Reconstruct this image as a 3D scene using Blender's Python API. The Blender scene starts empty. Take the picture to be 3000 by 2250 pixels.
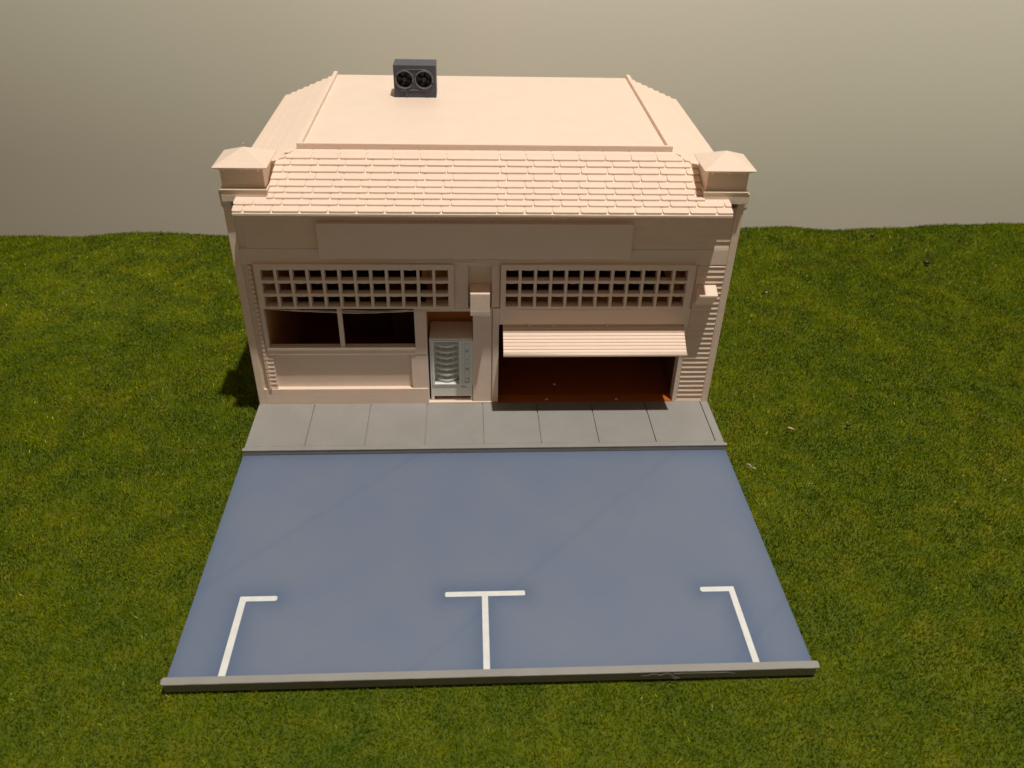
import bpy, bmesh, math, random
import numpy as np
from mathutils import Vector, Matrix, Euler

S = 0.01            # everything below is measured in centimetres; the scene itself is in metres
rnd = random.Random(7)
sc = bpy.context.scene
col = sc.collection

# ------------------------------------------------------------------ camera, world, light, exposure
cam_d = bpy.data.cameras.new('camera')
cam = bpy.data.objects.new('camera', cam_d); col.objects.link(cam)
cam.location = (-0.5952*S, -29.9604*S, 21.6907*S)
cam.rotation_euler = (0.9670, -0.0226, -0.0419)
cam_d.sensor_width = 36.0
cam_d.lens = 36.0*2423.1/3000.0
cam_d.clip_start = 0.01; cam_d.clip_end = 20
cam_d.dof.use_dof = True
cam_d.dof.focus_distance = 0.345
cam_d.dof.aperture_fstop = 23.0
sc.camera = cam

world = bpy.data.worlds.new('World'); sc.world = world
world.use_nodes = True
bg = world.node_tree.nodes['Background']
bg.inputs['Color'].default_value = (1.0, 0.77, 0.53, 1)
bg.inputs['Strength'].default_value = 0.14

lamp_d = bpy.data.lights.new('ceiling_lamp', 'POINT')
lamp_d.energy = 150
lamp_d.color = (1.0, 0.955, 0.87)
lamp_d.shadow_soft_size = 0.02
lamp = bpy.data.objects.new('ceiling_lamp', lamp_d); col.objects.link(lamp)
lamp.location = (0.27, -0.305, 2.0)

sc.view_settings.view_transform = 'Standard'
sc.view_settings.look = 'None'
sc.view_settings.exposure = 0.0
sc.view_settings.gamma = 1.0
sc.view_settings.use_curve_mapping = False

# ------------------------------------------------------------------ materials
def lin(r, g, b):
    f = lambda c: c/12.92 if c <= 0.04045 else ((c+0.055)/1.055)**2.4
    return (f(r/255), f(g/255), f(b/255), 1)

class NT:
    def __init__(s, name):
        s.m = bpy.data.materials.new(name); s.m.use_nodes = True
        s.t = s.m.node_tree; s.b = s.t.nodes['Principled BSDF']
        tc = s.t.nodes.new('ShaderNodeTexCoord')
        mp = s.t.nodes.new('ShaderNodeVectorMath'); mp.operation = 'SCALE'; mp.inputs['Scale'].default_value = 100.0
        s.t.links.new(tc.outputs['Object'], mp.inputs[0]); s.co = mp.outputs[0]
    def n(s, kind, **kw):
        nd = s.t.nodes.new(kind)
        for k, v in kw.items():
            if k.startswith('_'): setattr(nd, k[1:], v)
            else:
                nd.inputs[k.replace('__', ' ')].default_value = v
        return nd
    def l(s, a, b): s.t.links.new(a, b)
    def math(s, op, a, b=None, c=None):
        nd = s.t.nodes.new('ShaderNodeMath'); nd.operation = op
        for i, x in enumerate((a, b, c)):
            if x is None: continue
            if isinstance(x, (int, float)): nd.inputs[i].default_value = x
            else: s.l(x, nd.inputs[i])
        return nd.outputs[0]
    def noise(s, scale, detail=3, rough=0.5, vec=None):
        nd = s.n('ShaderNodeTexNoise', Scale=scale, Detail=detail, Roughness=rough)
        s.l(vec or s.co, nd.inputs['Vector']); return nd.outputs['Fac']
    def ramp(s, fac, stops):
        nd = s.t.nodes.new('ShaderNodeValToRGB'); e = nd.color_ramp.elements
        while len(e) < len(stops): e.new(0.5)
        for i, (p, c) in enumerate(stops): e[i].position = p; e[i].color = c
        s.l(fac, nd.inputs['Fac']); return nd.outputs['Color']
    def sep(s):
        nd = s.t.nodes.new('ShaderNodeSeparateXYZ'); s.l(s.co, nd.inputs[0]); return nd.outputs
    def bump(s, h, dist, strength=1.0):
        nd = s.n('ShaderNodeBump', Strength=strength, Distance=dist*S)
        s.l(h, nd.inputs['Height']); s.l(nd.outputs[0], s.b.inputs['Normal'])

def plastic(name, c, var=0.04, rough=0.5, sss=0.0, layer=0.012, radius=(0.3, 0.12, 0.06), period=0.036, stretch=True):
    """printed plastic: slight mottling, layer lines at constant height"""
    q = NT(name)
    lo = tuple(x*(1-var) for x in c[:3])+(1,); hi = tuple(min(1, x*(1+var)) for x in c[:3])+(1,)
    q.l(q.ramp(q.noise(0.9, 4), [(0.3, lo), (0.7, hi)]), q.b.inputs['Base Color'])
    q.b.inputs['Roughness'].default_value = rough
    q.b.inputs['Specular IOR Level'].default_value = 0.35
    x, y, z = q.sep()
    wob = q.math('MULTIPLY', q.noise(2.2, 2), 0.05)
    ph = q.math('MULTIPLY', q.math('ADD', z, wob), 2*math.pi/period)
    wave = q.math('SINE', ph)
    # irregular layer strength
    cz = q.n('ShaderNodeCombineXYZ'); q.l(q.math('MULTIPLY', z, 9.0), cz.inputs['Z'])
    q.l(q.math('MULTIPLY', x, 0.15), cz.inputs['X'])
    nz = q.noise(2.0, 2, vec=cz.outputs[0])
    h = q.math('ADD', q.math('MULTIPLY', wave, 0.35), q.math('MULTIPLY', nz, 2.2))
    fine = q.noise(22, 2)
    h = q.math('ADD', h, q.math('MULTIPLY', fine, 0.6))
    q.bump(h, layer)
    if sss:
        q.b.inputs['Subsurface Weight'].default_value = sss
        q.b.inputs['Subsurface Radius'].default_value = radius
        q.b.inputs['Subsurface Scale'].default_value = S
    return q.m

PEACH = plastic('peach_plastic', (0.88, 0.69, 0.565, 1), 0.02, 0.48, 0.30, 0.0055, (0.22, 0.07, 0.03))
PEACHF = plastic('peach_plastic_thin', (0.875, 0.685, 0.555, 1), 0.02, 0.5, 0.0, 0.005)
SHADE = plastic('brown_shade_plastic', (0.16, 0.045, 0.012, 1), 0.05, 0.55)  # dark brown with the interior shade painted into the colour
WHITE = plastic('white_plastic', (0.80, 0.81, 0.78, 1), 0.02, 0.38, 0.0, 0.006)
INGLOW = plastic('inner_glow_plastic', (0.88, 0.42, 0.14, 1), 0.05, 0.5)  # lightened orange, interior glow put into the colour
FLOORM = plastic('orange_brown_plastic', (0.50, 0.13, 0.015, 1), 0.05, 0.45)
FLOORD = plastic('shaded_floor_plastic', (0.36, 0.085, 0.010, 1), 0.05, 0.6)  # darker copy of the floor plastic, shade deep inside painted in
GREY = plastic('grey_plastic', (0.305, 0.292, 0.272, 1), 0.05, 0.5, 0, 0.010)
DARK = plastic('dark_blue_grey_plastic', (0.066, 0.072, 0.098, 1), 0.08, 0.42, 0, 0.006)
DARKB = plastic('fan_plastic', (0.035, 0.036, 0.045, 1), 0.08, 0.5, 0, 0.006)
INK = plastic('dark_residue', (0.06, 0.045, 0.03, 1), 0.1, 0.6, 0, 0.004)

def m_line():
    q = NT('white_line_plastic')
    q.l(q.ramp(q.noise(3, 4), [(0.3, (0.72, 0.72, 0.70, 1)), (0.7, (0.80, 0.80, 0.78, 1))]), q.b.inputs['Base Color'])
    q.b.inputs['Roughness'].default_value = 0.45
    q.bump(q.noise(18, 3), 0.01); return q.m
LINE = m_line()

def m_road():
    q = NT('blue_grey_road_plastic')
    at = q.n('ShaderNodeAttribute', _attribute_name='tone')
    x, y, z = q.sep()
    base = q.ramp(q.noise(0.35, 3), [(0.3, (0.157, 0.194, 0.283, 1)), (0.7, (0.176, 0.207, 0.280, 1))])
    mx = q.n('ShaderNodeMix', _data_type='RGBA', _blend_type='MIX')
    q.l(at.outputs['Fac'], mx.inputs['Factor']); q.l(base, mx.inputs[6])
    mx.inputs[7].default_value = (0.088, 0.134, 0.232, 1)
    # fine diagonal print strokes
    dg = q.math('MULTIPLY', q.math('SUBTRACT', x, y), 1.0)
    da = q.math('ADD', x, y)
    cv = q.n('ShaderNodeCombineXYZ'); q.l(q.math('MULTIPLY', dg, 14.0), cv.inputs['X']); q.l(q.math('MULTIPLY', da, 0.9), cv.inputs['Y'])
    st = q.noise(1.0, 3, vec=cv.outputs[0])
    m2 = q.n('ShaderNodeMix', _data_type='RGBA', _blend_type='MULTIPLY', Factor=1.0)
    q.l(mx.outputs[2], m2.inputs[6])
    q.l(q.ramp(st, [(0.25, (0.955, 0.955, 0.955, 1)), (0.75, (1, 1, 1, 1))]), m2.inputs[7])
    q.l(m2.outputs[2], q.b.inputs['Base Color'])
    q.b.inputs['Roughness'].default_value = 0.55
    q.b.inputs['Specular IOR Level'].default_value = 0.3
    q.bump(st, 0.006); return q.m
ROAD = m_road()

def m_grass(base=False):
    q = NT('grass_mat_backing' if base else 'grass_fibre')
    big = q.noise(0.13, 4, 0.6); mid = q.noise(1.1, 4, 0.65)
    f = q.math('ADD', q.math('MULTIPLY', big, 0.35), q.math('MULTIPLY', mid, 0.65))
    c = q.ramp(f, [(0.28, (0.066, 0.130, 0.0002, 1)), (0.44, (0.128, 0.170, 0.0002, 1)), (0.56, (0.178, 0.204, 0.0003, 1)), (0.72, (0.275, 0.252, 0.0010, 1))])
    if not base:
        g = q.t.nodes.new('ShaderNodeNewGeometry')
        mul = q.ramp(g.outputs['Random Per Island'], [(0.0, (0.50, 0.66, 0.6, 1)), (0.5, (0.98, 1.0, 0.8, 1)), (0.984, (1.35, 1.25, 1.6, 1)), (0.992, (2.6, 2.6, 80.0, 1))])  # last stops paint pale glints onto a few fibres
        m = q.n('ShaderNodeMix', _data_type='RGBA', _blend_type='MULTIPLY', Factor=1.0)
        q.l(c, m.inputs[6]); q.l(mul, m.inputs[7]); c = m.outputs[2]
        q.b.inputs['Roughness'].default_value = 0.27
        q.b.inputs['Specular IOR Level'].default_value = 0.14
        q.b.inputs['Specular Tint'].default_value = (1.0, 0.95, 0.35, 1)
    else:
        q.b.inputs['Roughness'].default_value = 0.95
        m = q.n('ShaderNodeMix', _data_type='RGBA', _blend_type='MULTIPLY', Factor=1.0)
        q.l(c, m.inputs[6]); m.inputs[7].default_value = (0.55, 0.6, 0.55, 1); c = m.outputs[2]
    q.l(c, q.b.inputs['Base Color']); return q.m
GRASS = m_grass(); BACKING = m_grass(True)

def m_paper():
    q = NT('backdrop_paper')
    n1 = q.noise(0.035, 4); n2 = q.noise(3.0, 4)
    f = q.math('ADD', q.math('MULTIPLY', n1, 0.85), q.math('MULTIPLY', n2, 0.15))
    q.l(q.ramp(f, [(0.3, (0.80, 0.79, 0.665, 1)), (0.7, (0.85, 0.80, 0.70, 1))]), q.b.inputs['Base Color'])
    q.b.inputs['Roughness'].default_value = 0.8
    q.bump(q.noise(40, 2), 0.01); return q.m
PAPER = m_paper()
def m_flat(name, c, rough=0.5):
    q = NT(name)
    q.l(q.ramp(q.noise(8, 3), [(0.3, tuple(v*0.9 for v in c)+(1,)), (0.7, tuple(min(1, v*1.1) for v in c)+(1,))]), q.b.inputs['Base Color'])
    q.b.inputs['Roughness'].default_value = rough; return q.m

# ------------------------------------------------------------------ mesh helpers
class MB:
    def __init__(s): s.v = []; s.f = []
    def add(s, vs, fs):
        o = len(s.v); s.v += [tuple(p) for p in vs]; s.f += [tuple(i+o for i in f) for f in fs]; return s
    def box(s, x0, x1, y0, y1, z0, z1):
        vs = [(x, y, z) for z in (z0, z1) for y in (y0, y1) for x in (x0, x1)]
        return s.add(vs, [(0, 2, 3, 1), (4, 5, 7, 6), (0, 1, 5, 4), (2, 6, 7, 3), (0, 4, 6, 2), (1, 3, 7, 5)])
    def frustum(s, b, zb, t, zt):
        (x0, x1, y0, y1), (X0, X1, Y0, Y1) = b, t
        vs = [(x0, y0, zb), (x1, y0, zb), (x1, y1, zb), (x0, y1, zb), (X0, Y0, zt), (X1, Y0, zt), (X1, Y1, zt), (X0, Y1, zt)]
        return s.add(vs, [(3, 2, 1, 0), (4, 5, 6, 7), (0, 1, 5, 4), (1, 2, 6, 5), (2, 3, 7, 6), (3, 0, 4, 7)])
    def prism(s, poly, fn0, fn1):
        """convex polygon (2D, ccw) between two mappings"""
        n = len(poly)
        vs = [fn0(p) for p in poly]+[fn1(p) for p in poly]
        fs = [tuple(range(n))[::-1], tuple(range(n, 2*n))]+[(i, (i+1) % n, n+(i+1) % n, n+i) for i in range(n)]
        return s.add(vs, fs)
    def extx(s, prof, x0, x1):      # profile in (y,z), extruded along x
        return s.prism(prof, lambda p: (x0, p[0], p[1]), lambda p: (x1, p[0], p[1]))
    def exty(s, prof, y0, y1):      # profile in (x,z)
        return s.prism(prof, lambda p: (p[0], y0, p[1]), lambda p: (p[0], y1, p[1]))
    def extz(s, prof, z0, z1):
        return s.prism(prof, lambda p: (p[0], p[1], z0), lambda p: (p[0], p[1], z1))
    def tube(s, pts, r, n=6, closed=False):
        P = [Vector(p) for p in pts]; m = len(P); rings = []
        for i in range(m):
            if closed: t = P[(i+1) % m]-P[i-1]
            else: t = P[min(i+1, m-1)]-P[max(i-1, 0)]
            t.normalize()
            up = Vector((0, 0, 1)) if abs(t.z) < 0.9 else Vector((1, 0, 0))
            a = t.cross(up).normalized(); b = t.cross(a)
            rr = r[i] if isinstance(r, (list, tuple)) else r
            rings.append([P[i]+a*rr*math.cos(2*math.pi*k/n)+b*rr*math.sin(2*math.pi*k/n) for k in range(n)])
        vs = [v for R in rings for v in R]; fs = []
        for i in range(m if closed else m-1):
            j = (i+1) % m
            for k in range(n):
                fs.append((i*n+k, i*n+(k+1) % n, j*n+(k+1) % n, j*n+k))
        if not closed: fs += [tuple(range(n))[::-1], tuple((m-1)*n+k for k in range(n))]
        return s.add(vs, fs)
    def wall(s, x0, x1, z0, z1, y0, y1, holes):
        """solid slab with rectangular openings cut through it"""
        xs = sorted({x0, x1, *[h[0] for h in holes], *[h[1] for h in holes]})
        zs = sorted({z0, z1, *[h[2] for h in holes], *[h[3] for h in holes]})
        xs = [x for x in xs if x0 <= x <= x1]; zs = [z for z in zs if z0 <= z <= z1]
        nx, nz = len(xs)-1, len(zs)-1
        def solid(i, j):
            if not (0 <= i < nx and 0 <= j < nz): return False
            cx, cz = (xs[i]+xs[i+1])/2, (zs[j]+zs[j+1])/2
            return not any(h[0] < cx < h[1] and h[2] < cz < h[3] for h in holes)
        idx = {}
        def V(i, j, k):
            key = (i, j, k)
            if key not in idx: idx[key] = len(s.v); s.v.append((xs[i], (y0, y1)[k], zs[j]))
            return idx[key]
        for i in range(nx):
            for j in range(nz):
                if not solid(i, j): continue
                s.f.append((V(i, j, 0), V(i+1, j, 0), V(i+1, j+1, 0), V(i, j+1, 0)))
                s.f.append((V(i, j, 1), V(i, j+1, 1), V(i+1, j+1, 1), V(i+1, j, 1)))
                if not solid(i-1, j): s.f.append((V(i, j, 0), V(i, j+1, 0), V(i, j+1, 1), V(i, j, 1)))
                if not solid(i+1, j): s.f.append((V(i+1, j, 0), V(i+1, j, 1), V(i+1, j+1, 1), V(i+1, j+1, 0)))
                if not solid(i, j-1): s.f.append((V(i, j, 0), V(i, j, 1), V(i+1, j, 1), V(i+1, j, 0)))
                if not solid(i, j+1): s.f.append((V(i, j+1, 0), V(i+1, j+1, 0), V(i+1, j+1, 1), V(i, j+1, 1)))
        return s
    def build(s, name, mat, parent=None, bevel=0.0, seg=2, smooth=False, label=None):
        o3 = ORG.get(parent.name, (0, 0, 0)) if parent else (0, 0, 0)
        me = bpy.data.meshes.new(name)
        me.from_pydata([((x-o3[0])*S, (y-o3[1])*S, (z-o3[2])*S) for x, y, z in s.v], [], s.f)
        me.materials.append(mat)
        bm = bmesh.new(); bm.from_mesh(me); bmesh.ops.recalc_face_normals(bm, faces=bm.faces); bm.to_mesh(me); bm.free()
        if smooth: me.shade_smooth()
        ob = bpy.data.objects.new(name, me); col.objects.link(ob)
        if parent: ob.parent = parent; ORG[ob.name] = o3
        if bevel:
            md = ob.modifiers.new('bevel', 'BEVEL'); md.width = bevel*S; md.segments = seg
            md.limit_method = 'ANGLE'; md.angle_limit = math.radians(40)
        if label: ob['label'] = label
        return ob
ORG = {}
def tag(o, label=None, cat=None, group=None, kind=None):
    if label: o['label'] = label
    if cat: o['category'] = cat
    if group: o['group'] = group
    if kind: o['kind'] = kind
    return o
def thing(name, org, label, cat, group=None, rz=0):
    o = bpy.data.objects.new(name, None); col.objects.link(o)
    o.location = tuple(c*S for c in org); o.rotation_euler = (0, 0, rz); o.empty_display_size = 0.01
    ORG[o.name] = org
    return tag(o, label, cat, group)

def rrect(x0, x1, y0, y1, r, n=3, corners=(1, 1, 1, 1)):
    """ccw rounded rectangle; corners bl, br, tr, tl"""
    out = []
    for c, (cx, cy, a0) in enumerate(((x0, y0, 180), (x1, y0, 270), (x1, y1, 0), (x0, y1, 90))):
        if not corners[c]: out.append((cx, cy)); continue
        ox = cx+(r if c in (0, 3) else -r); oy = cy+(r if c in (0, 1) else -r)
        for k in range(n+1):
            a = math.radians(a0+90*k/n); out.append((ox+r*math.cos(a), oy+r*math.sin(a)))
    return out
def clip(poly, a, b, c):
    """keep a*x+b*y<=c"""
    out = []
    for i in range(len(poly)):
        p, q = poly[i], poly[(i+1) % len(poly)]
        dp, dq = a*p[0]+b*p[1]-c, a*q[0]+b*q[1]-c
        if dp <= 0: out.append(p)
        if (dp < 0) != (dq < 0) and dp != dq:
            t = dp/(dp-dq); out.append((p[0]+t*(q[0]-p[0]), p[1]+t*(q[1]-p[1])))
    return out

# ------------------------------------------------------------------ setting: table under the mat, grass mat, backdrop
def mat_height(x, y):
    h = 0.05*np.sin(x*0.31+1.0)*np.sin(y*0.27+0.4)+0.03*np.sin(x*0.9+y*0.5)
    back = np.clip((y-14.0)/5.0, 0, 1)**2
    h = h*np.clip((np.abs(x)-10.6)/3, 0, 1)+back*(0.05*np.sin(x*0.33+2.2)+0.04*np.sin(x*0.71)+0.50*np.exp(-((x+20.4)/2.4)**2)+0.006*(x+20))
    return h
def mat_edge(x):
    return 19.0+0.034*np.clip(x, -10, 60)+0.14*np.sin(x*0.4+1)+0.08*np.sin(x*1.3)
GZ = -0.55
nx, ny = 260, 170
gx = np.linspace(-48, 58, nx)
vs = []; fs = []
for j in range(ny):
    for i in range(nx):
        x = gx[i]; ye = mat_edge(x); y = -30+(ye+30)*j/(ny-1)
        vs.append((x, y, GZ+float(mat_height(x, y))))
for j in range(ny-1):
    for i in range(nx-1):
        a = j*nx+i; fs.append((a, a+1, a+nx+1, a+nx))
# far edge of the mat folds down to the table
o = len(vs)
for i in range(nx):
    x = gx[i]; vs.append((x, float(mat_edge(x))+0.02, GZ-0.9))
for i in range(nx-1):
    fs.append(((ny-1)*nx+i, (ny-1)*nx+i+1, o+i+1, o+i))
g = MB(); g.v = vs; g.f = fs
tag(g.build('ground', BACKING, smooth=True), kind='structure')
t = MB(); t.box(-70, 80, -45, 18.4, -2.2, GZ-0.02-0.12)
tag(t.build('table_surface', m_flat('table_board', (0.42, 0.38, 0.30), 0.6)), kind='structure')

# upright sheet of paper behind, gently bowed
def backdrop():
    m = MB(); n = 60; zz = [-14, -8, -3, 0, 2, 4, 6, 8, 10, 12, 14, 17, 20, 26, 32, 40, 50]
    for k, z in enumerate(zz):
        for i in range(n+1):
            x = -75+160*i/n
            zc = min(max(z, 0), 18); y = 21.4+0.0050*min(x-8, 0)**2*(1 if x > -40 else 1)+0.0065*zc*zc+(0.30*(z-18) if z > 18 else 0)+0.02*max(x, 0)
            m.v.append((x, y, z))
    for k in range(len(zz)-1):
        for i in range(n):
            a = k*(n+1)+i; m.f.append((a, a+1, a+n+2, a+n+1))
    # back side, so the sheet has thickness
    N = len(m.v); m.v += [(x, y+0.12, z) for x, y, z in m.v]; m.f += [tuple(N+i for i in f[::-1]) for f in list(m.f)]
    top = (len(zz)-1)*(n+1)
    for i in range(n): m.f.append((top+i, top+i+1, N+top+i+1, N+top+i))
    return m
tag(backdrop().build('backdrop', PAPER, smooth=True), kind='structure')

# short static-grass fibres, one mesh
def fibres(count, seed):
    r = np.random.default_rng(seed)
    # denser where the camera is close
    x = r.uniform(-46, 52, count*3); y = r.uniform(-26, 21.5, count*3)
    half = 15.5+(y+20)*0.62
    inner = (np.abs(x-0.02*y) < half)&(y > -20.5)
    keep = (inner | (r.random(count*3) < 0.35))&(y < mat_edge(x)-0.02)&~((np.abs(x) < 9.98)&(y > -14.2)&(y < 13.1))
    keep &= r.random(count*3) < 1.0/(1+0.020*np.maximum(y+20, 0))
    keep_i = np.nonzero(keep)[0]; x, y = x[keep], y[keep]; n = len(x)
    z = GZ+mat_height(x, y)
    # clumps share a lean direction
    ang = 2.4*np.sin(x*0.8+1.7*np.sin(y*0.6))+2.1*np.cos(y*1.1+np.sin(x*1.3))+r.normal(0, 1.3, n)
    lean = np.abs(r.normal(0.5, 0.35, n))+0.45*np.exp(-(((x+21)/9)**2+((y-11)/7)**2))
    L = r.uniform(0.07, 0.17, n); w = r.uniform(0.008, 0.015, n)*(1+0.014*np.maximum(y+20, 0))*np.where(inner[keep_i], 1.0, 1.7)
    dx, dy = np.cos(ang)*np.sin(lean)*L, np.sin(ang)*np.sin(lean)*L; dz = np.cos(lean)*L
    a2 = r.uniform(0, 2*np.pi, n); px, py = np.cos(a2)*w, np.sin(a2)*w
    V = np.empty((n, 4, 3))
    V[:, 0] = np.stack([x-px, y-py, z-0.01], 1); V[:, 1] = np.stack([x+px, y+py, z-0.01], 1)
    bx = r.normal(0, 0.02, n); by = r.normal(0, 0.02, n)
    V[:, 2] = np.stack([x+dx+px*0.55+bx, y+dy+py*0.55+by, z+dz], 1); V[:, 3] = np.stack([x+dx-px*0.55+bx, y+dy-py*0.55+by, z+dz], 1)
    me = bpy.data.meshes.new('grass')
    me.vertices.add(n*4); me.vertices.foreach_set('co', (V*S).astype(np.float32).ravel())
    me.loops.add(n*4); me.loops.foreach_set('vertex_index', np.arange(n*4, dtype=np.int32))
    me.polygons.add(n); me.polygons.foreach_set('loop_start', np.arange(0, n*4, 4, dtype=np.int32))
    me.polygons.foreach_set('loop_total', np.full(n, 4, np.int32))
    me.update(); me.validate(); me.materials.append(GRASS)
    ob = bpy.data.objects.new('grass', me); col.objects.link(ob)
    return tag(ob, 'short fuzzy green artificial grass fibres of the mat', 'grass', kind='stuff')
fibres(900000, 3)

# ------------------------------------------------------------------ printed plates in front of the building
YAW = 0.0054
lot = thing('parking_lot_base', (0.009, 0, -0.44), 'flat blue grey parking lot plate with white bay lines and a grey front kerb', 'parking lot', rz=YAW)
def lotlines():
    out = []
    out.append(('left', [(-8.50, -8.28, -13.98, -10.72), (-8.28, -7.26, -10.93, -10.72)]))
    out.append(('mid', [(-0.385, -0.18, -13.98, -10.92), (-1.63, 1.09, -10.92, -10.71)]))
    out.append(('right', [(8.13, 8.34, -13.98, -10.72), (7.15, 8.13, -10.93, -10.72)]))
    return out
def road_mesh():
    m = MB(); x0, x1, y0, y1 = -10.03, 10.03, -13.98, -3.25
    nx, ny = 200, 108
    for j in range(ny+1):
        for i in range(nx+1):
            m.v.append((x0+(x1-x0)*i/nx, y0+(y1-y0)*j/ny, -0.22))
    for j in range(ny):
        for i in range(nx):
            a = j*(nx+1)+i; m.f.append((a, a+1, a+nx+2, a+nx+1))
    top = len(m.v)
    m.box(x0, x1, y0, y1, -0.44, -0.2202)
    # drop the box's own top face
    m.f = [f for f in m.f if f != tuple(top+i for i in (4, 5, 7, 6))]
    return m, top
rm, ntop = road_mesh()
ro = rm.build('road_surface', ROAD, lot)
at = ro.data.attributes.new('tone', 'FLOAT', 'POINT')
rects = [r for _, rr in lotlines() for r in rr]
vals = []
for i, (x, y, z) in enumerate(rm.v):
    if i >= ntop: vals.append(0.8); continue
    dmin = 9
    for (a, b, c, d2) in rects:
        dx = max(a-x, 0, x-b); dy = max(c-y, 0, y-d2); dmin = min(dmin, math.hypot(dx, dy))
    e = min(x+10.03, 10.03-x)
    v = 0.62*math.exp(-(dmin/0.42)**1.3)+0.55*math.exp(-e/0.35)+0.55*math.exp(-(-3.25-y)/0.38)+0.35*math.exp(-(y+13.98)/0.25)
    # faint diagonal seams left by the print path
    for (c0, s0) in ((3.2, 1.0), (-7.6, 1.0), (13.3, 1.0)):
        dd = abs((x-(y+c0+8))/1.414); v += 0.13*math.exp(-(dd/0.13)**2)
    vals.append(min(1, v))
at.data.foreach_set('value', vals)
for nm, rr in lotlines():
    m = MB()
    if nm == 'left': poly = [(-8.50, -13.98), (-8.28, -13.98), (-8.28, -10.93), (-8.50, -10.72)]; m.extz(poly, -0.23, -0.206); m.extz([(-8.50, -10.72), (-8.28, -10.93), (-7.31, -10.93), (-7.26, -10.88), (-7.26, -10.77), (-7.31, -10.72)], -0.23, -0.2061)
    elif nm == 'mid': m.extz([(-0.385, -13.98), (-0.18, -13.98), (-0.18, -10.92), (-0.385, -10.92)], -0.23, -0.206); m.extz(rrect(-1.63, 1.09, -10.92, -10.71, 0.05), -0.23, -0.206)
    else: m.extz([(8.13, -13.98), (8.34, -13.98), (8.34, -10.72), (8.13, -10.93)], -0.23, -0.206); m.extz([(8.34, -10.72), (7.20, -10.72), (7.15, -10.77), (7.15, -10.88), (7.20, -10.93), (8.13, -10.93)], -0.23, -0.2061)
    lb = {'left': 'white L shaped bay line near the left edge', 'mid': 'white T shaped bay line in the middle', 'right': 'white L shaped bay line near the right edge'}[nm]
    m.build('bay_line', LINE, lot, label=lb)
k = MB()
k.extz(rrect(-10.09, 10.11, -14.25, -13.98, 0.07), -0.06, 0.0)
k.box(-10.03, 10.03, -14.20, -13.985, -0.44, -0.06)
k.build('front_kerb', GREY, lot, bevel=0.015)
# row of tiny print dimples on the kerb top
dm = MB()
for i in range(150):
    x = -6.0+16.0*i/150+rnd.uniform(-0.02, 0.02)
    if rnd.random() < 0.75:
        y = -14.08+rnd.uniform(-0.03, 0.03); dm.extz([(x, y), (x+0.022, y-0.008), (x+0.05, y+0.035), (x+0.028, y+0.043)], -0.004, rnd.uniform(0.003, 0.007))
dm.build('print_bumps', plastic('glossy_grey_plastic', (0.36, 0.33, 0.30, 1), 0.05, 0.15, 0, 0.002), lot)

walk = thing('sidewalk_base', (0.009, 0, -0.44), 'light grey paved sidewalk strip with thin joints and a dark edged kerb against the building', 'sidewalk', rz=YAW)
joints = [-7.56, -5.10, -2.62, -0.17, 2.24, 4.68, 7.11, 9.645]
edges = [-10.0]+joints+[10.0]
for i in range(len(edges)-1):
    m = MB(); m.box(edges[i]+(0.022 if i else 0), edges[i+1]-(0.022 if i < len(edges)-2 else 0), -2.93, -0.035, -0.2, 0.0)
    m.build('paving_slab', GREY, walk, bevel=0.006, seg=1)
m = MB(); m.box(-9.995, 9.995, -2.93, 0.0, -0.44, -0.07); m.box(-9.99, 9.99, -0.035, 0.1, -0.07, -0.012)
m.build('bed', GREY, walk)
m = MB(); m.box(-10.0, 10.0, -3.04, -2.93, -0.2, -0.001)
m.extz(rrect(-10.08, 10.09, -3.21, -3.03, 0.05), -0.045, 0.004)
m.box(-10.03, 10.03, -3.2, -3.04, -0.44, -0.045)
m.build('kerb', GREY, walk, bevel=0.01)

# ------------------------------------------------------------------ the garage building
B = thing('garage_building', (0, 0, -0.44), 'peach coloured plastic model of a two bay garage shop with shingled roof and blank sign', 'model building')
def part(name, m, bevel=0.012, **k): return m.build(name, PEACH, B, bevel=bevel, **k)

def partm(mt, name, m, bevel=0.012, **k): return m.build(name, mt, B, bevel=bevel, **k)

GL = (-9.0, -1.575, 4.95, 6.61); GR = (0.768, 8.17, 4.95, 6.61)
WL = (-9.16, -3.01, 2.89, 4.76); AL = (-2.515, -0.585, 0.045, 4.655); GD = (0.50, 8.39, 0.03, 4.05)
# main front wall, recessed behind trim
m = MB(); m.wall(-9.9, 9.9, -0.44, 9.2, 0.10, 0.34, [GL, GR, WL, AL, GD, (-9.085, -3.225, 0.785, 2.545), (-0.765, 0.19, 4.83, 6.69)])
part('front_wall', m)
m = MB(); m.box(-0.9, 0.3, 0.26, 0.33, 4.7, 6.8)
part('niche_back', m)
m = MB(); m.box(-9.1, -3.2, 0.20, 0.33, 0.75, 2.56); part('window_panel', m, 0)
# corner pilasters (front strip + side return)
for s_ in (-1, 1):
    m = MB()
    xa, xb = (-10.0, -9.69) if s_ < 0 else (9.70, 10.0)
    m.box(xa, xb, 0.0, 1.3, -0.44, 9.25)
    part('corner_pilaster', m, 0.03)
    m = MB()
    cx0, cx1 = (-10.05, -9.66) if s_ < 0 else (9.72, 10.10)
    m.box(cx0, cx1, -0.05, 1.35, 9.28, 9.86)
    m.frustum((cx0+0.05, cx1-0.05, 0.0, 1.3), 9.16, (cx0, cx1, -0.05, 1.35), 9.28)
    m.box(cx0+0.005, cx1-0.005, -0.065, 1.36, 9.80, 9.865)
    part('pilaster_capital', m, 0.02)
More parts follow.
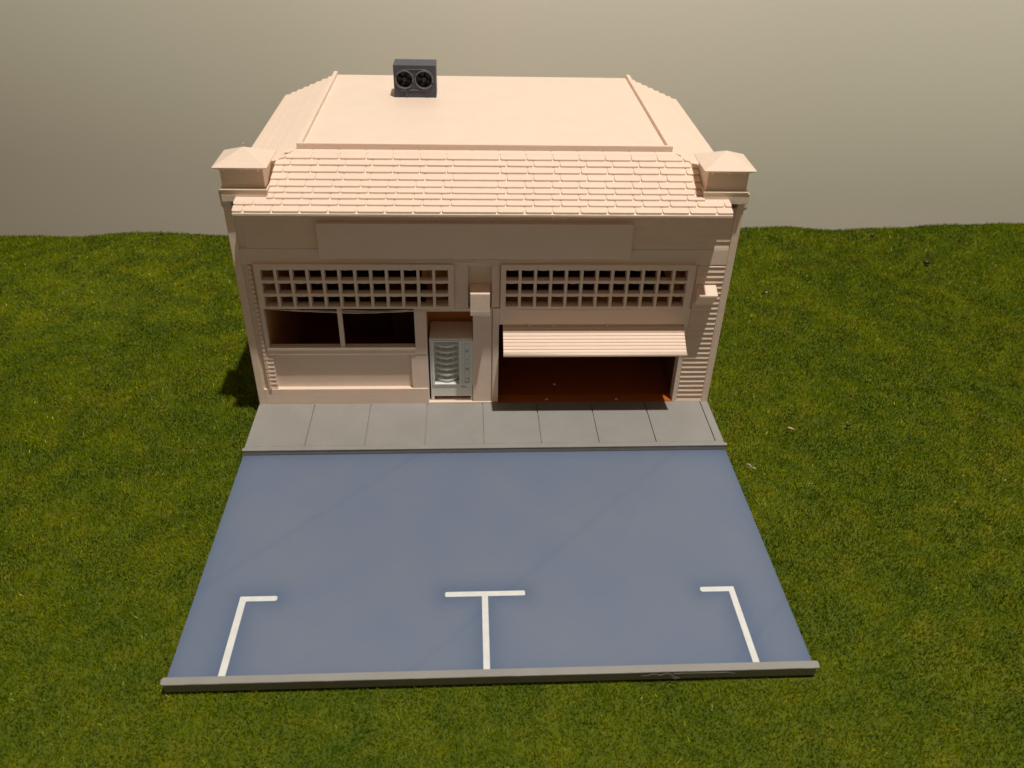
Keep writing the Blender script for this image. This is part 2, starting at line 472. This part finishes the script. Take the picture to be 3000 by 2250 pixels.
# base course, band, window surround
m = MB(); m.box(-9.69, -2.54, 0.0, 0.2, -0.44, 0.78); part('base_course', m, 0.02)
m = MB(); m.box(-9.69, 9.70, 0.02, 0.22, 6.79, 7.47); part('frieze_band', m, 0.012)
m = MB()
for bb in ((-3.02, -2.523, 0.03, 0.22, 2.545, 4.64), (-9.31, -9.15, 0.05, 0.22, 2.57, 4.80), (-3.23, -2.525, 0.045, 0.2, 0.782, 2.53), (-1.33, -0.77, 0.035, 0.2, 4.802, 6.79), (-3.02, -0.60, 0.03, 0.2, 4.645, 4.80)):
    m = MB(); m.box(*bb); part('wall_trim', m, 0.012)
m = MB(); m.box(-9.25, -3.02, -0.02, 0.35, 2.78, 2.90); m.box(-9.25, -3.02, 0.01, 0.30, 2.55, 2.78)
part('window_sill', m, 0.012)
m = MB(); m.box(-6.175, -5.99, 0.05, 0.22, 2.88, 4.80)
part('window_mullion', m, 0.01)
# mid pilaster
m = MB(); m.box(-0.58, 0.20, 0.02, 0.22, 0.03, 4.82); m.box(0.20, 0.515, 0.02, 0.20, 4.85, 6.79)
part('middle_pilaster', m, 0.015)
# garage surround
m = MB(); m.box(0.26, 0.515, 0.0, 0.5, 0.0, 4.80); m.box(8.37, 8.56, 0.0, 0.5, 0.0, 4.80); m.box(0.515, 8.37, 0.0, 0.42, 4.03, 4.80)
part('garage_surround', m, 0.012)
m = MB(); m.box(-2.56, 0.30, -0.03, 0.3, -0.3, 0.055); part('threshold', m, 0.012)
m = MB(); m.box(8.5, 9.7, -0.01, 0.3, -0.3, 0.045); part('threshold', m, 0.012)
m = MB(); m.box(0.516, 8.369, 0.004, 0.52, -0.2, 0.042); partm(FLOORM, 'floor_edge', m, 0)
# clapboards
def boards(m, x0, x1, z0, z1, pitch, yb, yt):
    z = z0
    while z < z1-0.01:
        zt = min(z+pitch, z1)
        m.extx([(0.12, z), (0.12, zt), (yt, zt), (yb, z+0.02), (yb+0.01, z)], x0, x1); z = zt
m = MB(); boards(m, 8.575, 9.69, 0.05, 6.78, 0.246, 0.005, 0.085)
partm(PEACHF, 'clapboard_siding', m, 0)
m = MB(); boards(m, -9.41, -9.09, 0.79, 2.54, 0.215, 0.03, 0.085); 
for kz in range(28): m.box(-9.46, -9.345, -0.045, 0.12, 0.80+0.215*kz, 0.80+0.215*kz+(0.15 if kz % 5 else 0.17))
partm(PEACHF, 'clapboard_siding', m, 0)
m = MB(); boards(m, -9.40, 9.69, 7.475, 9.15, 0.335, 0.03, 0.095)
partm(PEACHF, 'upper_siding', m, 0)

# grid windows: deep muntins with rounded frame
def grid_window(x0, x1, ops, outer, seed, strings):
    r = random.Random(seed)
    m = MB()
    ox0, ox1, oz0, oz1 = outer
    n = 12; mw = 0.115
    pw = (ops[1]-ops[0]-mw*(n-1))/n
    ph = (ops[3]-ops[2]-0.125*2)/3
    holes = []
    for i in range(n):
        for j in range(3):
            a = ops[0]+i*(pw+mw); b = ops[2]+j*(ph+0.125)
            holes.append((a, a+pw, b, b+ph))
    m.wall(ox0, ox1, oz0, oz1, -0.10, 0.099, holes)
    fr = m.build('window_frame', PEACH, B, bevel=0.015, label=strings[1])
    m2 = MB()
    m2.wall(ops[0]-0.03, ops[1]+0.03, ops[2]-0.03, ops[3]+0.03, 0.099, 0.23, [(a+0.004, b-0.004, c+0.004, d-0.004) for a, b, c, d in holes])
    m2.build('muntin_grid', PEACH, fr, bevel=0.0)
    # droop left by printing across the top of each pane, and strands under the frame
    m3 = MB()
    for (a, b, c, d) in holes:
        p = [(a+(b-a)*k/6, -0.06, d+0.004-0.022*math.sin(math.pi*k/6)*r.uniform(0.5, 1.3)) for k in range(7)]
        m3.tube(p, 0.014, 5)
    for (xa, xb, zz, sag, yy) in strings[0]:
        p = [(xa+(xb-xa)*k/16, yy-0.01*r.random(), zz-sag*math.sin(math.pi*k/16)**0.8+r.uniform(-0.006, 0.006)) for k in range(17)]
        m3.tube(p, 0.013, 5)
    m3.build('plastic_strand', PEACH, fr, smooth=True)
grid_window(0, 0, GL, (-9.24, -1.33, 4.84, 6.85), 1, ([(-8.9, -1.5, 4.82, 0.10, -0.07), (-8.6, -1.9, 4.81, 0.15, -0.08), (-8.0, -2.6, 4.82, 0.19, -0.06), (-6.0, -3.2, 4.80, 0.06, -0.09)], 'twelve by three pane grid window on the left bay'))
grid_window(0, 0, GR, (0.555, 8.46, 4.84, 6.85), 2, ([(0.7, 8.2, 4.83, 0.06, -0.07), (1.0, 6.0, 4.82, 0.05, -0.08)], 'twelve by three pane grid window above the open garage door'))

# sign board
m = MB(); m.exty(rrect(-6.58, 5.70, 7.16, 8.64, 0.05), -0.22, 0.06)
sg = part('sign_board', m, 0.015, label='long blank sign board')
m = MB()
for (xa, xb, zz, sag) in ((-6.2, 5.2, 7.15, 0.10), (-5.5, 4.0, 7.14, 0.16), (-4.5, 1.0, 7.15, 0.12), (-1.5, 5.5, 7.16, 0.03), (-6.0, 0.5, 7.145, 0.06)):
    m.tube([(xa+(xb-xa)*k/20, -0.19, zz-sag*math.sin(math.pi*k/20)+rnd.uniform(-0.006, 0.006)) for k in range(21)], 0.014, 5)
m.build('plastic_strand', PEACH, sg, smooth=True)

# wall boxes
m = MB(); m.extx([(0.27, 5.82), (-0.60, 5.80), (-0.60, 4.80), (0.02, 4.72), (0.27, 4.9)][::-1], -0.68, 0.11)
m.box(-0.66, 0.09, -0.605, -0.59, 4.86, 5.02)
part('wall_box', m, 0.03, label='square box on the middle pilaster')
m = MB(); m.extx([(0.12, 5.93), (-0.50, 5.66), (-0.50, 5.60), (0.12, 4.85)][::-1], 8.67, 9.44)
part('wall_box', m, 0.02, label='wedge shaped box on the right wall')

# open garage door tilted outward
def garage_door():
    m = MB()
    p0 = Vector((-1.0, 3.22)); p1 = Vector((1.40, 4.70)); d = (p1-p0); L = d.length; d.normalize(); nrm = Vector((-d.y, d.x))  # up-facing normal
    if nrm.y < 0: nrm = -nrm
    th = 0.10; pts = []
    step = 0.158; sft = 0.0
    top = []
    while sft < L-0.01:
        e = min(sft+step, L)
        for (q, hgt) in ((sft+0.012, 0.0), (sft+0.03, 0.034), (sft+0.09, 0.040), (e-0.02, 0.030), (e-0.006, 0.0)):
            top.append(p0+d*min(q, L)+nrm*hgt)
        sft = e
    bot = [p0-nrm*th, p1-nrm*th]
    # strip quads to keep faces convex
    prof = top; n = len(prof)
    for x in (0.685, 8.375):
        for p in prof: m.v.append((x, p.x, p.y))
    for i in range(n-1): m.f.append((i, i+1, n+i+1, n+i))
    bl = []
    for x in (0.685, 8.375):
        for p in prof:
            q = p0+d*((p-p0).dot(d))-nrm*th; m.v.append((x, q.x, q.y))
    o = 2*n
    for i in range(n-1):
        m.f.append((o+i, o+n+i, o+n+i+1, o+i+1)); m.f.append((i, o+i, o+i+1, i+1)); m.f.append((n+i, n+i+1, o+n+i+1, o+n+i))
    m.f.append((0, n, o+n, o)); m.f.append((n-1, o+n-1, o+2*n-1, 2*n-1))
    return m, p0, d, nrm
gm, p0, dd, nn = garage_door()
up = MB(); up.extx([(0.45, 4.13), (1.40, 4.715), (1.40, 4.76), (0.45, 4.17)], 0.70, 8.36)
gd = gm.build('garage_door', PEACHF, B, label='ribbed overhead door standing half open')
up.build('glow_panel', INGLOW, gd)  # sheet added over the door's own plastic, orange glow in its colour
lip = MB(); a = p0-dd*0.045
lip.tube([(0.68, a.x, a.y-0.02), (8.38, a.x, a.y-0.02)], 0.085, 12)
lip.build('door_lip', PEACH, gd, smooth=True)
# little crumbs on the lintel edge and threshold of the opening
for x in (1.75, 2.75, 5.05): m = MB(); m.box(x, x+0.10, -0.02, 0.05, 3.97, 4.03); m.box(x+0.02, x+0.07, -0.015, 0.03, 3.94, 3.975); part('print_crumb', m, 0.01)
for x, y in ((2.65, 0.10), (5.8, 0.08), (3.1, 1.3)): m = MB(); m.extz(rrect(x, x+0.13, y, y+0.08, 0.03), 0.015, 0.09); part('floor_crumb', m, 0.01)

# shell: floor, sides, rear wall, partition, alcove around the machine
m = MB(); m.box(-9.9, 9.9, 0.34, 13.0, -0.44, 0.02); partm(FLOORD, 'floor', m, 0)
for xa, xb in ((-9.98, -9.62), (9.62, 9.98)):
    m = MB(); m.box(xa, xb, 1.2, 13.1, -0.44, 9.6); m.box(xa+0.1 if xa < 0 else xa, xb if xa < 0 else xb-0.1, 0.34, 1.2, -0.43, 9.2)
    part('side_wall', m, 0.01)
m = MB(); m.box(-9.62, 9.62, 12.8, 13.1, -0.44, 9.9); part('rear_wall', m, 0.01)
m = MB(); m.box(-9.6, -9.17, 0.345, 12.7, 0.02, 8.9); partm(INGLOW, 'side_lining', m, 0)
m = MB(); m.box(8.42, 9.6, 0.345, 12.7, 4.1, 8.9); partm(INGLOW, 'side_lining', m, 0)  # upper part of the right wall, glow painted in
m = MB(); m.box(8.42, 9.6, 0.345, 12.7, 0.02, 4.1); partm(SHADE, 'side_lining', m, 0)  # lower part of the same wall, shade painted in
m = MB(); m.box(-9.56, 9.56, 12.7, 12.8, 0.02, 8.9); partm(SHADE, 'rear_lining', m, 0)  # rear wall darkened, its shade is in the colour
m = MB(); m.box(-0.25, 0.15, 0.36, 12.8, 0.02, 9.9); partm(SHADE, 'partition_wall', m, 0)  # partition coloured dark to stand for shade indoors
m = MB()
m.box(-2.75, -2.52, 0.34, 1.9, 0.02, 5.0); m.box(-0.58, -0.25, 0.34, 1.9, 0.02, 5.0); m.box(-2.75, -0.25, 1.9, 2.05, 0.02, 5.6)
m.box(-2.75, -0.25, 0.34, 1.9, 4.85, 5.0)
partm(INGLOW, 'alcove', m, 0)
m = MB(); m.box(-6.6, -4.6, 5.6, 7.2, 0.02, 2.6); m.box(-4.4, -3.0, 4.2, 4.6, 0.02, 4.0)
partm(SHADE, 'inner_counter', m, 0.02)
m = MB(); m.box(-9.62, 9.62, 0.34, 12.8, 8.9, 9.0); partm(INGLOW, 'ceiling', m, 0)

# ---- roof
K = 0.412; ZT = 10.70; YF = 2.22; XT = 7.40; YB = 13.14
zf = lambda y: ZT+(y-YF)*K
zs_ = lambda x: ZT-(abs(x)-XT)*K
TH = 0.07
m = MB()
ye = -0.99
# front slope slab (wide eave in front of the towers, hips behind them)
def slab(poly, zfun): m.prism(poly, lambda p: (p[0], p[1], zfun(p)-TH), lambda p: (p[0], p[1], zfun(p)))
slab([(-9.40, ye-0.03), (9.26, ye-0.03), (9.26, 0.05), (-9.40, 0.05)], lambda p: zf(p[1]))
slab([(-8.9, 0.05), (8.9, 0.05), (8.9, 0.72), (XT, YF), (-XT, YF), (-8.9, 0.72)], lambda p: zf(p[1]))
for s_ in (-1, 1):
    q = [(s_*XT, YF), (s_*8.9, 0.72), (s_*9.97, 0.72), (s_*9.97, YB), (s_*XT, YB)]
    slab(q if s_ > 0 else q[::-1], lambda p: zs_(p[0]))
rf = partm(PEACHF, 'roof', m, 0)
# gable fill below the slopes at the back and under the flat roof
m = MB()
m.exty([(-9.9, 9.55), (9.9, 9.55), (7.4, 10.62), (-7.4, 10.62)], 12.9, 13.12)
m.box(-7.4, 7.4, YF, YB, 10.60, 10.765)
m.box(-9.4, 9.26, -0.95, 0.10, 9.22, 9.285)
part('flat_roof', m, 0, label='smooth flat roof panel')
m = MB()
m.box(-7.42, 7.42, YF-0.03, YF+0.11, 10.64, 10.94)
for s_ in (-1, 1):
    xa, xb = sorted((s_*7.42, s_*7.24)); m.box(xa, xb, YF+0.11, YB+0.02, 10.64, 10.935)
part('roof_parapet', m, 0.015)

def shingle_poly(a, b, lo, up):
    return rrect(a, b, lo, up, 0.07, 3, (1, 1, 0, 0))
rows = [1.654, 1.323, 0.963, 0.596, 0.245, -0.054, -0.344, -0.652, -0.986]
offs = [-6.773, -6.511, -6.759, -6.536, -6.882, -6.568, -6.935, -6.602, -6.939]
m = MB()
for i, (yl, x0) in enumerate(zip(rows, offs)):
    yu = (rows[i-1] if i else 2.0)+0.03
    xmin, xmax = (-9.42, 9.28) if i >= 7 else (-12, 12)
    for kx in range(-5, 18):
        a = x0+1.04*kx+0.025+rnd.uniform(-0.01, 0.01); b = a+0.990
        if b < xmin or a > xmax: continue
        if kx == 6: continue
        if kx == 5: b += 1.04
        a = max(a, xmin); b = min(b, xmax)
        if b-a < 0.2: continue
        poly = shingle_poly(a, b, yl, yu)
        if i < 7:
            poly = clip(poly, 1, 1, XT+YF+0.02); 
            if len(poly) > 2: poly = clip(poly, -1, 1, XT+YF+0.02)
            if len(poly) > 2: poly = clip(poly, 1, 0, 8.30)
            if len(poly) > 2: poly = clip(poly, -1, 0, 8.24)
        if len(poly) < 3: continue
        hb = 0.072
        def up(p, yl=yl, yu=yu): 
            t = (p[1]-yl)/(yu-yl); return (p[0], p[1], zf(p[1])+hb*(1-t)+0.012)
        m.prism(poly, lambda p, yl=yl, yu=yu: (p[0], p[1], zf(p[1])+(0.024 if yl > -0.98 else 0.0)*max(0, 1-(p[1]-yl)/(yu-yl)*1.5)-0.002), up)
m.build('shingles', PEACHF, rf, bevel=0.014, seg=1)
# first starter strip under the parapet
m = MB(); 
for kx in range(-8, 8):
    a = -0.55+1.04*kx; m.prism([(max(-7.7, a), 2.0), (min(7.7, a+0.99), 2.0), (min(7.7, a+0.99), 2.2), (max(-7.7, a), 2.2)], lambda p: (p[0], p[1], zf(p[1])), lambda p: (p[0], p[1], zf(p[1])+0.02))
m.build('starter_strip', PEACHF, rf)
# side slopes: long courses parallel to the eave
for s_ in (-1, 1):
    m = MB(); xr = [9.97-0.32*i for i in range(9)]
    for i, xl in enumerate(xr):
        xu = max(xl-0.34, XT)
        if xl < XT+0.05: break
        y0 = 1.45 if xl > 8.3 else XT+YF-xl+0.02
        poly = [(xl, y0), (xl, YB+0.03), (xu, YB+0.03), (xu, max(y0, XT+YF-xu+0.02))]
        def up(p, xl=xl, xu=xu):
            t = (xl-p[0])/(xl-xu); return (s_*p[0], p[1], zs_(p[0])+0.085*(1-t)+0.012)
        m.prism(poly, lambda p: (s_*p[0], p[1], zs_(p[0])-0.01), up)
    m.build('side_shingles', PEACHF, rf, bevel=0.010, seg=1)
# string bits hanging under the eave
for gs in ((-8.4, -7.95, -7.5), (-2.35, -1.95, -1.5), (2.35, 2.75, 3.15), (7.6, 8.0, 8.4)):
    for gx0 in gs:
        m = MB(); m.tube([(gx0, -0.98, 9.31), (gx0+0.06, -0.95, 9.24), (gx0+0.16, -0.9, 9.19), (gx0+0.22, -0.86, 9.20)], [0.045, 0.035, 0.03, 0.015], 6)
        m.build('eave_string', PEACH, rf, smooth=True)

# corner towers
for s_ in (-1, 1):
    cx = 9.065*s_+(0.045 if s_ > 0 else 0)
    m = MB()
    m.box(cx-0.86, cx+0.86, -0.22, 1.52, 9.5, 9.955)
    m.box(cx-0.88, cx+0.88, -0.245, 1.54, 9.94, 10.0)
    m.box(cx-0.79, cx+0.79, -0.10, 1.42, 9.98, 10.80)
    tw = part('roof_tower', m, 0.02, label='%s corner roof tower with pyramid cap' % ('left' if s_ < 0 else 'right'))
    m = MB()
    m.box(cx-0.99, cx+0.99, -0.34, 1.60, 10.82, 10.855)
    m.frustum((cx-0.98, cx+0.98, -0.33, 1.59), 10.855, (cx-0.01, cx+0.01, 0.62, 0.64), 11.31)
    m.frustum((cx-0.80, cx+0.80, -0.11, 1.43), 10.70, (cx-0.97, cx+0.97, -0.32, 1.58), 10.82)
    for bx in (-0.62, 0, 0.62):
        m.extx([(-0.09, 10.62), (-0.09, 10.81), (-0.29, 10.81), (-0.29, 10.79)], cx+bx-0.04, cx+bx+0.04)
    cp = m.build('tower_cap', PEACHF, tw, bevel=0.012)
m = MB(); m.tube([(-9.07, 0.63, 11.29), (-9.08, 0.63, 11.35), (-9.05, 0.63, 11.42), (-9.0, 0.63, 11.45)], [0.025, 0.015, 0.010, 0.006], 6)
m.build('plastic_strand', PEACH, B, smooth=True)

# ------------------------------------------------------------------ vending machine in the alcove
V_ = thing('vending_machine', (-1.515, 0.9, 0.056), 'small white vending machine with curved shelves standing in the doorway alcove', 'vending machine')
x0, x1, yv, zt = -2.44, -0.605, 0.13, 3.27
m = MB()
PW = (-2.26, -1.19, 0.95, 3.11); BT = (-0.955, -0.735, 1.0, 3.11)
m.wall(x0, x1, 0.06, zt, yv, yv+0.38, [PW, (-2.30, -0.69, 0.06, 0.27), BT])
m.box(x0, x1, yv+0.38, 1.60, 0.27, zt); m.box(x0, x0+0.12, yv+0.38, 1.6, 0.06, 0.27); m.box(x1-0.12, x1, yv+0.38, 1.6, 0.06, 0.27)
cab = m.build('cabinet', WHITE, V_, bevel=0.02)
m = MB(); m.wall(x0+0.08, -1.06, 0.88, 3.19, yv-0.03, yv+0.01, [PW])
m.build('display_frame', WHITE, V_, bevel=0.012)
m = MB(); m.wall(-1.02, x1+0.05, 0.88, 3.19, yv-0.03, yv+0.01, [BT])
m.build('control_frame', WHITE, V_, bevel=0.012)
m = MB(); m.box(-0.955, -0.735, yv+0.03, yv+0.1, 1.0, 3.11); 
for (za, zb) in ((2.35, 3.02), (2.12, 2.2), (1.85, 2.0), (1.3, 1.7), (1.08, 1.2)): m.box(-0.92, -0.77, yv+0.01, yv+0.04, za, zb)
m.build('control_panel', WHITE, V_, bevel=0.008)
for i in range(7):
    z = 2.82-0.292*i
    cxm = (PW[0]+PW[1])/2; hw = (PW[1]-PW[0])/2-0.03
    arc = [(cxm+hw*math.sin(a), yv+0.36-0.33*(math.cos(a)-math.cos(1.25))/(1-math.cos(1.25))) for a in [(-1.25+2.5*k/14) for k in range(15)]]
    arc = [(cxm+hw*(k/7-1), yv+0.36-0.31*(1-(k/7-1)**2)) for k in range(15)]
    m = MB(); m.extz(arc+[(cxm+hw, yv+0.375), (cxm-hw, yv+0.375)], z-0.06, z+0.035)
    for dx in (-0.26, 0.02, 0.29):
        m.box(cxm+dx-0.02, cxm+dx+0.02, yv+0.2, yv+0.37, z-0.20, z-0.06)
    m.build('shelf', WHITE, V_, bevel=0.008)
m = MB()
for (x, z, w) in ((-0.90, 2.62, 0.07), (-0.855, 2.67, 0.05), (-0.90, 1.70, 0.09), (-0.84, 1.74, 0.06), (-0.83, 1.22, 0.07)):
    m.tube([(x, yv-0.01, z), (x+w*0.5, yv-0.02, z-0.025), (x+w, yv-0.01, z+0.02)], 0.011, 5)
p = [(-1.13+0.28*k/8, yv-0.008, 0.78+0.02*math.sin(k*1.9)-0.006*k+0.006*4) for k in range(9)]
m.tube(p, 0.010, 5)
m.build('scorch_marks', INK, V_, smooth=True)

# ------------------------------------------------------------------ rooftop fan unit
A = thing('air_conditioner', (-3.18, 9.85, 10.767), 'dark blue grey air conditioner box with two round fans on the flat roof', 'air conditioner')
ax0, ax1, ay, az0, az1 = -4.14, -2.21, 9.25, 10.767, 12.19
fx = (-3.65, -2.76); fz = 11.565; fr_ = 0.36
def fan_front():
    """front plate with two round openings, made of quads around each circle"""
    m = MB(); n = 32
    mid = (fx[0]+fx[1])/2
    for c, xa, xb in ((fx[0], ax0, mid), (fx[1], mid, ax1)):
        ring = []; out = []
        for k in range(n):
            a = 2*math.pi*(k+0.5)/n; ca, sa = math.cos(a), math.sin(a)
            ring.append((c+fr_*ca, fz+fr_*sa))
            t = min(((xb-c) if ca > 0 else (xa-c))/ca if abs(ca) > 1e-6 else 1e9, ((az1-fz) if sa > 0 else (az0-fz))/sa if abs(sa) > 1e-6 else 1e9)
            out.append((c+t*ca, fz+t*sa))
        o = len(m.v)
        for (x, z) in ring: m.v.append((x, ay, z))
        for (x, z) in out: m.v.append((x, ay, z))
        for (x, z) in ring: m.v.append((x, ay+0.35, z))
        for k in range(n):
            j = (k+1) % n
            m.f.append((o+k, o+j, o+n+j, o+n+k)); m.f.append((o+k, o+2*n+k, o+2*n+j, o+j))
        # corner fillers
        for (X, Z) in ((xa, az0), (xb, az0), (xb, az1), (xa, az1)):
            ang = math.atan2(Z-fz, X-c)
            for k in range(n):
                a, b = 2*math.pi*(k+0.5)/n, 2*math.pi*(k+1.5)/n
                aa = ang % (2*math.pi)
                if a <= aa < b or a <= aa+2*math.pi < b:
                    m.v.append((X, ay, Z)); m.f.append((o+n+k, o+n+(k+1) % n, len(m.v)-1))
    # rest of box
    m.add([(ax0, ay, az0), (ax1, ay, az0), (ax1, 10.40, az0), (ax0, 10.40, az0), (ax0, ay, az1), (ax1, ay, az1), (ax1, 10.40, az1), (ax0, 10.40, az1)],
          [(3, 2, 1, 0), (4, 5, 6, 7), (1, 2, 6, 5), (2, 3, 7, 6), (3, 0, 4, 7)])
    m.box(ax0+0.05, ax1-0.05, ay+0.35, ay+0.40, az0+0.05, az1-0.05)
    return m
def build_raw(m, name, mat, parent):
    o3 = ORG[parent.name]; me = bpy.data.meshes.new(name)
    me.from_pydata([((x-o3[0])*S, (y-o3[1])*S, (z-o3[2])*S) for x, y, z in m.v], [], m.f); me.materials.append(mat)
    ob = bpy.data.objects.new(name, me); col.objects.link(ob); ob.parent = parent; ORG[ob.name] = o3; return ob
build_raw(fan_front(), 'casing', DARK, A)
EDGE = plastic('light_edge_plastic', (0.13, 0.13, 0.145, 1), 0.06, 0.35, 0, 0.004)
for i, c in enumerate(fx):
    m = MB(); n = 36
    m.tube([(c+(fr_+0.035)*math.cos(2*math.pi*k/n), ay-0.02, fz+(fr_+0.035)*math.sin(2*math.pi*k/n)) for k in range(n)], 0.038, 8, closed=True)
    rg = m.build('fan_ring', EDGE, A, smooth=True)
    m = MB(); n = 20
    for k in range(5):
        a0 = 2*math.pi*k/5+math.pi/2+0.3
        pts = []
        for (rr, da) in ((0.08, -0.25), (0.33, -0.33), (0.345, 0.0), (0.33, 0.35), (0.08, 0.5)):
            pts.append((c+rr*math.cos(a0+da), ay+0.14+0.10*(da+0.33), fz+rr*math.sin(a0+da)))
        q = [(x, y+0.02, z) for x, y, z in pts]
        m.add(pts+q, [(0, 1, 2, 3, 4), (9, 8, 7, 6, 5)]+[(j, (j+1) % 5, 5+(j+1) % 5, 5+j) for j in range(5)])
    fb = m.build('fan_blades', DARKB, A)
    m = MB(); m.exty([(c+0.085*math.cos(2*math.pi*k/n), fz+0.085*math.sin(2*math.pi*k/n)) for k in range(n)], ay+0.07, ay+0.33)
    hub = m.build('fan_hub', DARKB, fb)
    m = MB(); m.tube([(c+0.07*math.cos(2*math.pi*k/n), ay+0.065, fz+0.07*math.sin(2*math.pi*k/n)) for k in range(n)], 0.014, 6, closed=True)
    m.build('hub_rim', EDGE, A, smooth=True)
# racetrack bead around both fans
m = MB(); pts = []
for k in range(13): a = math.pi/2+math.pi*k/12; pts.append((fx[0]+0.435*math.cos(a), ay-0.015, fz+0.455*math.sin(a)))
for k in range(13): a = -math.pi/2+math.pi*k/12; pts.append((fx[1]+0.435*math.cos(a), ay-0.015, fz+0.455*math.sin(a)))
m.tube(pts, 0.022, 6, closed=True); m.build('bead', EDGE, A, smooth=True)
m = MB()
m.tube([(-3.60, ay-0.03, 11.13), (-3.60, ay-0.05, 11.05), (-3.55, ay-0.05, 10.9), (-3.52, ay-0.06, 10.82)], 0.016, 5)
m.tube([(-3.62, ay-0.04, 11.08), (-3.85, ay-0.06, 11.08)], [0.010, 0.022], 5)
m.tube([(-2.66, ay-0.03, 11.12), (-2.67, ay-0.06, 10.98), (-2.64, ay-0.06, 10.90), (-2.58, ay-0.06, 10.92), (-2.54, ay-0.04, 11.14)], 0.015, 5)
m.build('loose_string', EDGE, A, smooth=True)

# ------------------------------------------------------------------ small debris
def strand(name, pts, r, mat, label, cat, group=None):
    o = pts[0]; m = MB(); m.tube([(x-0, y, z) for x, y, z in pts], r, 6)
    ob = m.build(name, mat, None, smooth=True); return tag(ob, label, cat, group)
GS = m_flat('grey_scrap', (0.40, 0.39, 0.36)); TS = m_flat('tan_scrap', (0.55, 0.40, 0.26)); BS = m_flat('navy_scrap', (0.02, 0.03, 0.06), 0.3)
WS = m_flat('pale_scrap', (0.42, 0.40, 0.30))
gz = -0.34
strand('plastic_shaving', [(10.70, -4.08, gz+0.02), (10.78, -4.09, gz+0.07), (10.86, -4.17, gz+0.05), (10.89, -4.27, gz+0.02), (10.96, -4.31, gz+0.06), (11.02, -4.40, gz+0.02)], [0.015, 0.035, 0.03, 0.015, 0.045, 0.015], GS, 'pale grey curled plastic shaving on the grass right of the parking plate', 'plastic scrap', 'plastic scraps on the grass')
strand('plastic_shaving', [(13.25, -1.62, gz+0.04), (13.40, -1.70, gz+0.05), (13.56, -1.76, gz+0.02)], [0.055, 0.045, 0.01], TS, 'small tan plastic sliver on the grass right of the sidewalk', 'plastic scrap', 'plastic scraps on the grass')
strand('plastic_shaving', [(15.95, -1.45, gz+0.04), (16.10, -1.47, gz+0.05)], [0.07, 0.06], BS, 'tiny dark blue plastic crumb on the grass, farthest right beside the sidewalk', 'plastic scrap', 'plastic scraps on the grass')
strand('plastic_shaving', [(27.0, 14.7, gz+0.05), (27.3, 14.7, gz+0.06)], [0.12, 0.09], BS, 'dark crumb on the grass far behind to the right, nearer of the two', 'plastic scrap', 'plastic scraps on the grass')
strand('plastic_shaving', [(25.2, 18.6, gz+0.05), (25.45, 18.6, gz+0.06)], [0.10, 0.08], BS, 'dark crumb at the far edge of the grass on the right', 'plastic scrap', 'plastic scraps on the grass')
strand('plastic_shaving', [(16.0, 10.9, gz+0.02), (16.14, 10.95, gz+0.02)], [0.05, 0.03], WS, 'pale crumb on the grass right of the building', 'plastic scrap', 'plastic scraps on the grass')
ky = -14.20
pts = [(4.55, ky-0.02, -0.17), (4.75, ky-0.03, -0.16), (4.95, ky-0.02, -0.10), (5.15, ky-0.05, -0.13), (5.35, ky-0.03, -0.07), (5.48, ky-0.05, -0.10), (5.6, ky-0.06, -0.20), (5.75, ky-0.08, -0.24), (5.62, ky-0.09, -0.27), (5.5, ky-0.07, -0.2), (5.55, ky-0.05, -0.08), (5.9, ky-0.03, -0.08), (6.5, ky-0.03, -0.09), (7.1, ky-0.03, -0.09), (7.25, ky-0.05, -0.05), (7.3, ky-0.04, -0.09), (7.5, ky-0.04, -0.12)]
strand('stray_string', pts, 0.008, m_flat('dull_string', (0.22, 0.20, 0.16)), 'thin tangled plastic string clinging to the front face of the front kerb', 'string')
